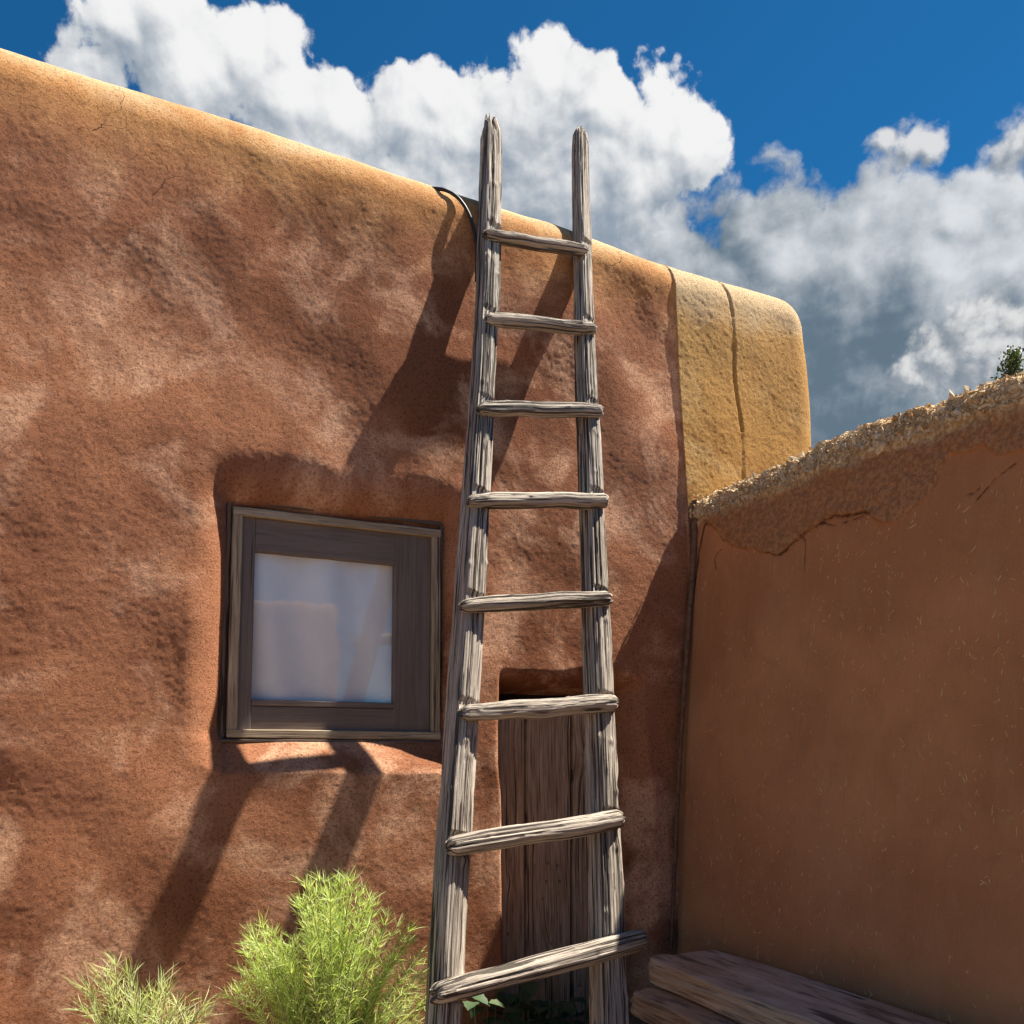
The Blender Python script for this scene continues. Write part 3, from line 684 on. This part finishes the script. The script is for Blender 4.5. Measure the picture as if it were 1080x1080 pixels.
cab = tube('cable', cp, 0.0095, M_CABLE); tag(cab, 'black cable draped over the parapet beside the left ladder pole', 'cable')
kp_ = []
for (x, y, o) in ((747, 531, .0), (744, 541, .004), (738, 556, .006), (733, 578, .008), (730, 610, .006), (727, 650, .004), (722, 720, .002), (717, 800, .0), (713, 880, -.003), (710, 950, -.006), (708, 1000, -.008)):
    d = ray(x, y); n_c = NW + BAT * d[2] * 4.5 - 0.035 - o
    p = on_plane(x, y, n_c); p[0] = min(p[0], b_face(p[2]) - 0.012); kp_.append(W(p))
con = tube('conduit', kp_, np.linspace(0.023, 0.009, len(kp_)), M_CONDUIT, n=200); tag(con, 'thin dusty conduit running down the corner where the two walls meet', 'conduit')

# ------------------------------------------------------------------ plants
def leaf_strips(P, D, Nn, L, Wd, bend, rnd):
    """narrow leaves: P base, D direction, Nn side direction; 3 segments, folded"""
    k = len(P); f = np.array([0, .3, .68, 1.0]); wv = np.array([.45, 1.0, .8, .05]); up = np.cross(Nn, D)
    c = P[:, None, :] + D[:, None, :] * (L[:, None] * f)[..., None] + up[:, None, :] * (bend[:, None] * L[:, None] * f**2)[..., None]
    a = c + Nn[:, None, :] * (Wd[:, None] * wv)[..., None]; b = c - Nn[:, None, :] * (Wd[:, None] * wv)[..., None]
    V = np.stack([a, b], 2).reshape(k, 8, 3); base = (np.arange(k) * 8)[:, None, None]
    q = np.array([(0, 1, 3, 2), (2, 3, 5, 4), (4, 5, 7, 6)])[None] + base
    return V.reshape(-1, 3), q.reshape(-1, 4), np.repeat(rnd, 8)
def shrub(name, label, centre, spread, stems, mat, leafL=0.05, dens=120, seed=0, lean=(0, 0), group=None):
    rg = np.random.default_rng(seed); root = empty(name, (centre[0], centre[1], 0)); tag(root, label, 'shrub')
    P, D, L, stemV, stemF, off = [], [], [], [], [], 0
    for (dx, dy, h) in stems:
        base = np.array([centre[0] + dx * 0.12 + rg.normal(0, .02), centre[1] + dy * 0.12 + rg.normal(0, .02), 0.0]); tip = np.array([centre[0] + dx, centre[1] + dy, h])
        n = 26; t = np.linspace(0, 1, n)[:, None]; mid = base * (1 - t) + tip * t; arch = np.array([tip[0] - base[0], tip[1] - base[1], 0]) * (t**2.4 - t) + np.array([rg.normal(0, .02), rg.normal(0, .02), 0]) * np.sin(t * math.pi)
        C = mid + arch; rr = (0.0042 * (1 - t) + 0.0012)
        th = np.linspace(0, 2 * math.pi, 5, endpoint=False)[None, :, None]
        stemV.append((C[:, None, :] + rr[:, None, :] * np.concatenate([np.cos(th), np.sin(th), 0 * th], -1)).reshape(-1, 3)); stemF.append(grid_faces(n, 5, True) + off); off += n * 5
        T = np.gradient(C, axis=0); T /= np.linalg.norm(T, axis=1)[:, None]
        k = int(dens * (0.7 + 0.6 * rg.random())); tt = 1 - (rg.random(k)**1.25) * 0.72; idx = np.clip((tt * (n - 1)).astype(int), 0, n - 1)
        az = rg.uniform(0, 2 * math.pi, k); out = np.stack([np.cos(az), np.sin(az), np.zeros(k)], -1); spreadk = rg.uniform(.35, 1.5, k) * (1.25 - 0.75 * (tt - .3))
        d = T[idx] + out * spreadk[:, None] + rg.normal(0, .25, (k, 3)); d /= np.linalg.norm(d, axis=1)[:, None]
        P.append(C[idx] + rg.normal(0, .002, (k, 3))); D.append(d); L.append(leafL * rg.uniform(.55, 1.25, k) * (0.75 + .25 * (1 - np.abs(tt - .75))))
    P, D, L = np.concatenate(P), np.concatenate(D), np.concatenate(L); k = len(P)
    rv = rg.normal(size=(k, 3)); Nn = np.cross(D, rv); Nn /= np.linalg.norm(Nn, axis=1)[:, None]
    V, Q, rn = leaf_strips(P, D, Nn, L, rg.uniform(.0009, .0016, k), rg.uniform(-.55, .55, k), rg.random(k))
    mesh_np('foliage', V, Q, mat, root, smooth=True, attrs={'rnd': rn})
    mesh_np('stem', np.concatenate(stemV), np.concatenate(stemF), M_STEM, root)
    return root
def at(px, py, n): return W(on_plane(px, py, n))
def stems_from(tips, n, cx, jitter, rep, seed):
    rg = np.random.default_rng(seed); c = at(cx, 1080, n); out = []
    for (x, y) in tips:
        for r in range(rep):
            nn_ = n + rg.normal(0, jitter); p = at(x + (rg.normal(0, 5) if r else 0), y + (abs(rg.normal(0, 10)) if r else 0), nn_)
            out.append((p[0] - c[0], p[1] - c[1], p[2]))
    return c, out
tips = [(322, 922), (335, 917), (349, 928), (362, 921), (374, 918), (388, 932), (400, 945), (412, 957), (425, 967), (436, 985), (446, 1000), (452, 1020), (318, 945), (327, 955), (345, 950), (365, 948), (384, 960), (405, 980), (340, 975), (360, 985), (380, 1000), (325, 990), (420, 1005), (310, 985), (440, 1035), (400, 1030), (350, 1020), (458, 1045), (270, 968), (262, 985), (255, 1000), (276, 990), (284, 978), (293, 992), (250, 1020), (300, 1010), (268, 1020), (285, 1025), (310, 1035), (330, 1045), (245, 1040), (375, 1045), (420, 1050)]
c, st = stems_from(tips, 3.22, 345, 0.13, 3, 5)
shrub('leafy_shrub', 'dense yellow green narrow leaved shrub at the foot of the ladder', c, 0.4, st, M_SHRUB, 0.070, 150, 5)
tips = [(122, 1008), (110, 1022), (100, 1020), (132, 1018), (140, 1030), (88, 1035), (118, 1040), (170, 1025), (178, 1035), (162, 1045), (190, 1052), (205, 1048), (218, 1055), (150, 1050), (95, 1055), (130, 1058), (228, 1062), (180, 1062)]
c, st = stems_from(tips, 3.25, 150, 0.07, 2, 9)
shrub('leafy_shrub', 'sparse pale silvery green shrub below the bare wall, left of the dense one', c, 0.4, st, M_SHRUB2, 0.088, 62, 9)

# broad leaved plant at the foot of the door
def broad_leaf(mb, base, d, size, rg):
    d = d / np.linalg.norm(d); s = np.cross(d, (0, 0, 1.0)); s /= np.linalg.norm(s) + 1e-9; u = np.cross(s, d); n = 7; V = []; Fs = []
    for i in range(n + 1):
        f = i / n; w = size * 0.46 * math.sin(min(1, f * 1.02) ** 0.75 * math.pi) * (1 + 0.13 * (1 if i % 2 else -1)); c_ = base + d * size * f - np.array([0, 0, 1]) * size * 0.28 * f * f
        V += [c_ + s * w + u * w * .25, c_, c_ - s * w + u * w * .25]
    for i in range(n):
        for j in (0, 1): Fs.append((i * 3 + j, i * 3 + j + 1, i * 3 + j + 4, i * 3 + j + 3))
    mb.add(V, Fs, np.full((len(V), 3), rg.random()))
rg = np.random.default_rng(4)
vine = empty('broad_leaved_plant', (2.3, 3.85, 0)); tag(vine, 'dark broad leaved plant growing at the foot of the plank door', 'plant')
lf = MB()
spots = [(500, 1050), (512, 1062), (522, 1075), (545, 1046), (560, 1050), (572, 1060), (535, 1062), (590, 1060), (602, 1054), (615, 1064), (580, 1075), (555, 1078), (600, 1078), (520, 1050), (560, 1040), (628, 1075), (540, 1085), (575, 1090), (610, 1092), (500, 1085)]
for (x, y) in spots:
    for r in range(3):
        n_ = rg.uniform(3.72, 3.98); p = at(x + rg.normal(0, 4), y + rg.normal(0, 3) + 2, n_ if (x > 515 or r) else 3.62)
        foot = np.array([p[0] + rg.normal(0, .04), min(3.98, p[1] + rg.normal(0.03, .03)), 0.0])
        for f0, f1 in ((0, .5), (.5, 1)):
            a_, b_ = lerp(foot, p, f0), lerp(foot, p, f1); w = .0025
            lf.add([a_ + (w, 0, 0), a_ - (w, 0, 0), a_ - (0, w * 1.5, 0), b_ + (w, 0, 0), b_ - (w, 0, 0), b_ - (0, w * 1.5, 0)], [(0, 1, 4, 3), (1, 2, 5, 4), (2, 0, 3, 5)], np.full((6, 3), 0.6))
        az = rg.uniform(0, 2 * math.pi); broad_leaf(lf, p, np.array([math.cos(az), -abs(math.sin(az)) * .8 - .2, rg.uniform(-.5, .25)]), rg.uniform(.075, .13), rg)
lo = lf.build('foliage', M_VINE, vine, True); a = lo.data.attributes.new('rnd', 'FLOAT', 'POINT'); a.data.foreach_set('value', np.concatenate(lf.g)[:, 0].astype(np.float32))
grass = empty('grass_stalks', at(575, 1085, 3.8) * np.array([1, 1, 0])); tag(grass, 'few thin green seed stalks rising in front of the plank door', 'grass')
for (x, y) in ((557, 1066), (568, 1040), (580, 1024), (589, 1040), (540, 1075)):
    t_ = at(x, y, 3.75); f_ = at(x + rg.normal(0, 5), 1120, 3.85); f_[2] = 0
    o = tube('stalk', [f_, lerp(f_, t_, .5) + np.array([rg.normal(0, .01), 0, 0]), t_], .0022, M_STALK, grass, 6, 20)
    hd = tube('seed_head', [lerp(f_, t_, .88), lerp(f_, t_, .95), t_ + np.array([0, 0, .004])], .0042, M_STALK, o, 6, 10)

# tree beyond the courtyard wall, only its tip shows
tp = at(1066, 364, 1) ; dr = ray(1068, 367); top = W(dr * 8.6); tx, ty, tz = top
tree = empty('small_tree', (tx, ty, 0)); tag(tree, 'small green tree whose tip shows above the rubble topped wall', 'tree')
tube('trunk', [(tx - .1, ty, -0.05), (tx - .05, ty + .03, 1.5), (tx + .02, ty, 3.0), (tx, ty, tz - 0.9)], .07, M_BARK, tree, 10, 60)
lim = MB(); P, D, L = [], [], []
rg = np.random.default_rng(12)
for i in range(150):
    h = tz - 0.03 - (rg.random()**1.5) * 2.6 if i > 14 else tz - rg.uniform(0.0, 0.35); dep = tz - h; rad = min(0.05 + 0.42 * dep, 0.95) * rg.uniform(.25, 1.0); az = rg.uniform(0, 2 * math.pi)
    e = np.array([tx + rad * math.cos(az), ty + rad * math.sin(az), h]); s_ = np.array([tx, ty, h - 0.35 - rad * .5]); d = (e - s_); ln = np.linalg.norm(d); dn = d / ln
    sd = np.cross(dn, (0.3, 0.2, 1)); sd /= np.linalg.norm(sd); w = .006
    lim.add([s_ + sd * w, s_ - sd * w, s_ + np.cross(dn, sd) * w, e], [(0, 1, 3), (1, 2, 3), (2, 0, 3)])
    k = int((18 if dep < 0.45 else 60) + 70 * rad); f = 1 - 0.6 * rg.random(k)**1.4; p = s_ + d * f[:, None] + rg.normal(0, .025, (k, 3)); dd = dn + rg.normal(0, .7, (k, 3)); dd /= np.linalg.norm(dd, axis=1)[:, None]
    P.append(p); D.append(dd); L.append(rg.uniform(.02, .042, k))
P, D, L = np.concatenate(P), np.concatenate(D), np.concatenate(L); k = len(P); Nn = np.cross(D, rg.normal(size=(k, 3))); Nn /= np.linalg.norm(Nn, axis=1)[:, None]
V_, Q_, rn = leaf_strips(P, D, Nn, L, L * .28, rg.uniform(-.2, .2, k), rg.random(k))
mesh_np('crown', V_, Q_, M_JUNI, tree, attrs={'rnd': rn}); lim.build('limbs', M_BARK, tree)

# ------------------------------------------------------------------ ground and the house across the yard (mirrored in the pane)
g = MB(); nr = 30; rr = np.concatenate([[0.0], np.geomspace(2, 900, nr)]); ths = np.linspace(0, 2 * math.pi, 64, endpoint=False)
V_ = [(0, 0, 0)] + [(r * math.cos(t), r * math.sin(t), 0.012 * math.sin(r * 1.7 + t * 5) if r < 40 else 0.0) for r in rr[1:] for t in ths]
Fs = [(0, 1 + i, 1 + (i + 1) % 64) for i in range(64)] + [(1 + k * 64 + i, 1 + (k + 1) * 64 + i, 1 + (k + 1) * 64 + (i + 1) % 64, 1 + k * 64 + (i + 1) % 64) for k in range(nr - 1) for i in range(64)]
g.add(V_, Fs); go = g.build('ground', M_GROUND); tag(go, kind='structure')
bm = bmesh.new(); bmesh.ops.create_cube(bm, size=1.0)
for v in bm.verts: v.co = Vector((v.co.x * 8.0, v.co.y * 5.0, (v.co.z + 0.5) * (2.35 + EYE) - 0.05))
bmesh.ops.bevel(bm, geom=[e for e in bm.edges], offset=0.22, segments=5, affect='EDGES', profile=0.5)
me = bpy.data.meshes.new('wall'); bm.to_mesh(me); bm.free(); me.materials.append(M_FAR); [setattr(p, 'use_smooth', True) for p in me.polygons]
far = empty('adobe_house', (0.2, -8.2, 0)); tag(far, 'flat topped adobe house across the yard, mirrored in the window pane', 'house')
link(bpy.data.objects.new('wall', me), far)

# ------------------------------------------------------------------ sun, sky, clouds
SUN = np.array([0.566, -0.070, 1.0]); SUN /= np.linalg.norm(SUN)
ld = bpy.data.lights.new('sun', 'SUN'); ld.energy = 5.0; ld.angle = R_(0.53); ld.color = (1.0, 0.93, 0.82)
lo = link(bpy.data.objects.new('sun', ld)); lo.rotation_euler = Vector(SUN).to_track_quat('Z', 'Y').to_euler(); lo.location = (3, -3, 9)

world = bpy.data.worlds.new('World'); S.world = world; world.use_nodes = True
t = NT(world.node_tree); t.n.clear()
WS = 0.08
out = t.new('ShaderNodeOutputWorld'); bg = t.new('ShaderNodeBackground'); bg.inputs['Strength'].default_value = WS
sky = t.new('ShaderNodeTexSky', sky_type='NISHITA', sun_disc=False); sky.sun_elevation = math.asin(SUN[2]); sky.sun_rotation = math.atan2(SUN[0], SUN[1]); sky.altitude = 2100; sky.air_density = 1.0; sky.dust_density = 0.3; sky.ozone_density = 2.0
gen = t.new('ShaderNodeTexCoord').outputs['Generated']; dirv = t.vm('NORMALIZE', gen)
def udir(px, py): d = ray(px, py); return d / np.linalg.norm(d)
def blob_r(px, py, r): return float(np.linalg.norm(udir(px + r, py) - udir(px - r, py)) / 2 + np.linalg.norm(udir(px, py + r) - udir(px, py - r)) / 2) / 2
def cloud_group(name, blobs, warp, amp, sc, low=False):
    """node group: direction in, cloud thickness out"""
    gt_ = bpy.data.node_groups.new(name, 'ShaderNodeTree'); gt_.interface.new_socket('Dir', in_out='INPUT', socket_type='NodeSocketVector'); gt_.interface.new_socket('F', in_out='OUTPUT', socket_type='NodeSocketFloat')
    q = NT(gt_); gi = q.new('NodeGroupInput').outputs[0]; go_ = q.new('NodeGroupOutput')
    wn = q.noise(gi, sc * 0.8, 2 if low else 4, 0.55, color=True); v = q.vm('ADD', gi, q.scalev(q.vm('SUBTRACT', wn, (0.5, 0.5, 0.5)), (warp,) * 3))
    acc = None
    for (x, y, r) in blobs:
        e = q.m('MULTIPLY_ADD', q.vm('DISTANCE', v, tuple(udir(x, y))), -1.0 / blob_r(x, y, r), 1.0)
        acc = e if acc is None else q.m('SMOOTH_MAX', acc, e, 0.25)
    acc = q.m('MAXIMUM', acc, -1.5)
    sq_ = lambda x: q.m('MULTIPLY', x, x)
    b1 = q.vor(v, sc * 1.3, 'F1'); s_ = q.m('MULTIPLY', q.m('SUBTRACT', 0.28, sq_(b1)), 0.85)
    if not low:
        b2 = q.vor(v, sc * 3.1, 'F1'); b3 = q.vor(v, sc * 7.3, 'F1'); fb = q.noise(v, sc * 2.2, 10, 0.64)
        s_ = q.m('ADD', s_, q.m('MULTIPLY', q.m('SUBTRACT', 0.28, sq_(b2)), 0.50)); s_ = q.m('ADD', s_, q.m('MULTIPLY', q.m('SUBTRACT', 0.28, sq_(b3)), 0.24))
        s_ = q.m('ADD', s_, q.m('MULTIPLY', q.m('SUBTRACT', fb, 0.5), 1.6))
    q.l.new(q.m('ADD', acc, q.m('MULTIPLY', s_, amp)), go_.inputs[0])
    return gt_
def use_group(gt_, v):
    n = t.new('ShaderNodeGroup'); n.node_tree = gt_; t.put(n.inputs[0], v); return n.outputs[0]
CUM = [(85, 85, 60), (120, 25, 55), (175, 8, 55), (200, 80, 85), (262, 50, 52), (296, 48, 36), (305, 105, 55), (360, 124, 52), (425, 126, 58), (452, 100, 38), (490, 142, 66), (545, 130, 70), (580, 80, 46), (606, 84, 40), (636, 110, 60), (690, 140, 60), (728, 150, 48), (330, 190, 110), (450, 210, 110), (600, 190, 90), (670, 195, 70)]
BANK = [(660, 300, 95), (740, 300, 105), (820, 290, 105), (900, 285, 105), (980, 285, 110), (1060, 280, 105), (1150, 290, 120), (1260, 300, 140), (700, 400, 120), (820, 400, 130), (950, 400, 130), (1100, 420, 150), (1250, 430, 170), (900, 350, 120), (1000, 330, 120), (560, 330, 120), (1400, 380, 200), (790, 250, 50), (700, 245, 60), (900, 240, 48), (1000, 238, 50)]
PUF = [(990, 380, 48), (1018, 358, 46), (1050, 374, 60), (1090, 370, 62), (958, 392, 30), (955, 149, 34), (980, 155, 22), (932, 147, 18), (1070, 156, 32), (1097, 150, 40)]
GC, GB, GP = cloud_group('cumulus', CUM, 0.03, 0.66, 12), cloud_group('cloud_bank', BANK, 0.045, 0.55, 8), cloud_group('puffs', PUF, 0.02, 0.85, 17)
LC, LB = cloud_group('cumulus_low', CUM, 0.03, 0.62, 11, True), cloud_group('cloud_bank_low', BANK, 0.045, 0.55, 8, True)
lt = Vector(SUN) - Vector(udir(560, 300)) * Vector(SUN).dot(Vector(udir(560, 300))); lt.normalize()
def lit(gt_, d1, low=None, d2=0.0):
    f0 = use_group(gt_, dirv); f1 = use_group(gt_, t.vm('ADD', dirv, tuple(lt * d1)))
    g2_ = None if low is None else t.m('SUBTRACT', use_group(low, dirv), use_group(low, t.vm('ADD', dirv, tuple(lt * d2))))
    return f0, t.m('SUBTRACT', f0, f1), g2_
skyc = t.mix(1.0, sky.outputs[0], (0.072, 0.375, 0.53), 'MULTIPLY')
K = 0.73 / WS    # cloud radiances below are absolute
def gray(v, tint=(1, 1, 1)): return tuple(v * c_ * K for c_ in tint)
fB, g1, g2 = lit(GB, 0.010, LB, 0.07)
patchy = t.noise(t.scalev(dirv, (1, 1, 1.5)), 6.0, 6, 0.58, 0.1)
sh = t.m('ADD', t.m('MULTIPLY', g1, 1.05), t.m('ADD', t.m('MULTIPLY', g2, 0.55), t.m('MULTIPLY', t.m('SUBTRACT', patchy, 0.5), 1.9)))
cB = t.mix(t.mr(sh, -0.45, 1.0), gray(0.10, (0.70, 1.0, 1.28)), gray(0.42, (0.97, 1.0, 1.04)))
col = t.mix(t.m('MULTIPLY', t.mr(fB, 0.0, 0.24), 0.97), skyc, cB)
fP, g1, g2 = lit(GP, 0.012)
cP_ = t.mix(t.mr(g1, -0.5, 0.55), gray(0.17, (0.86, 0.98, 1.14)), gray(0.42))
col = t.mix(t.m('MULTIPLY', t.mr(fP, -0.05, 0.60), 0.93), col, cP_)
fC, g1, g2 = lit(GC, 0.009, LC, 0.055)
sh = t.m('ADD', t.m('MULTIPLY', g1, 0.95), t.m('ADD', t.m('MULTIPLY', g2, 0.62), t.m('MULTIPLY', t.m('SUBTRACT', t.noise(dirv, 9.0, 5, 0.55, 0.3), 0.5), 1.1)))
cC = t.mix(t.mr(sh, -0.62, 0.80), gray(0.19, (0.80, 0.98, 1.20)), gray(0.49))
col = t.mix(t.mr(fC, -0.02, 0.20), col, cC)
t.l.new(col, bg.inputs['Color'])
# clouds stand only in the part of the sky ahead of the house; elsewhere the plain sky is used
bg2 = t.new('ShaderNodeBackground'); bg2.inputs['Strength'].default_value = WS; t.l.new(skyc, bg2.inputs['Color'])
ms = t.new('ShaderNodeMixShader'); sepd = t.new('ShaderNodeSeparateXYZ'); t.put(sepd.inputs[0], dirv)
t.put(ms.inputs[0], t.m('MULTIPLY', t.m('GREATER_THAN', t.vm('DOT_PRODUCT', dirv, (FA, FN, 0.0)), 0.45), t.m('GREATER_THAN', sepd.outputs['Z'], 0.0)))
t.l.new(bg2.outputs[0], ms.inputs[1]); t.l.new(bg.outputs[0], ms.inputs[2]); t.l.new(ms.outputs[0], out.inputs[0])
world.cycles.sampling_method = 'NONE'

# ------------------------------------------------------------------ camera
cd = bpy.data.cameras.new('camera'); cam = link(bpy.data.objects.new('camera', cd)); cam.location = (0, 0, EYE)
cam.rotation_euler = (math.pi / 2, 0, -math.atan2(FA, FN)); cd.sensor_width = 36; cd.lens = F / 1080 * 36; cd.shift_y = (HY - 540) / 1080; cd.clip_end = 3000
S.camera = cam
S.view_settings.view_transform = 'Standard'; S.view_settings.look = 'None'; S.view_settings.gamma = 1; S.view_settings.exposure = 1.33
S.cycles.use_denoising = True; S.cycles.max_bounces = 8
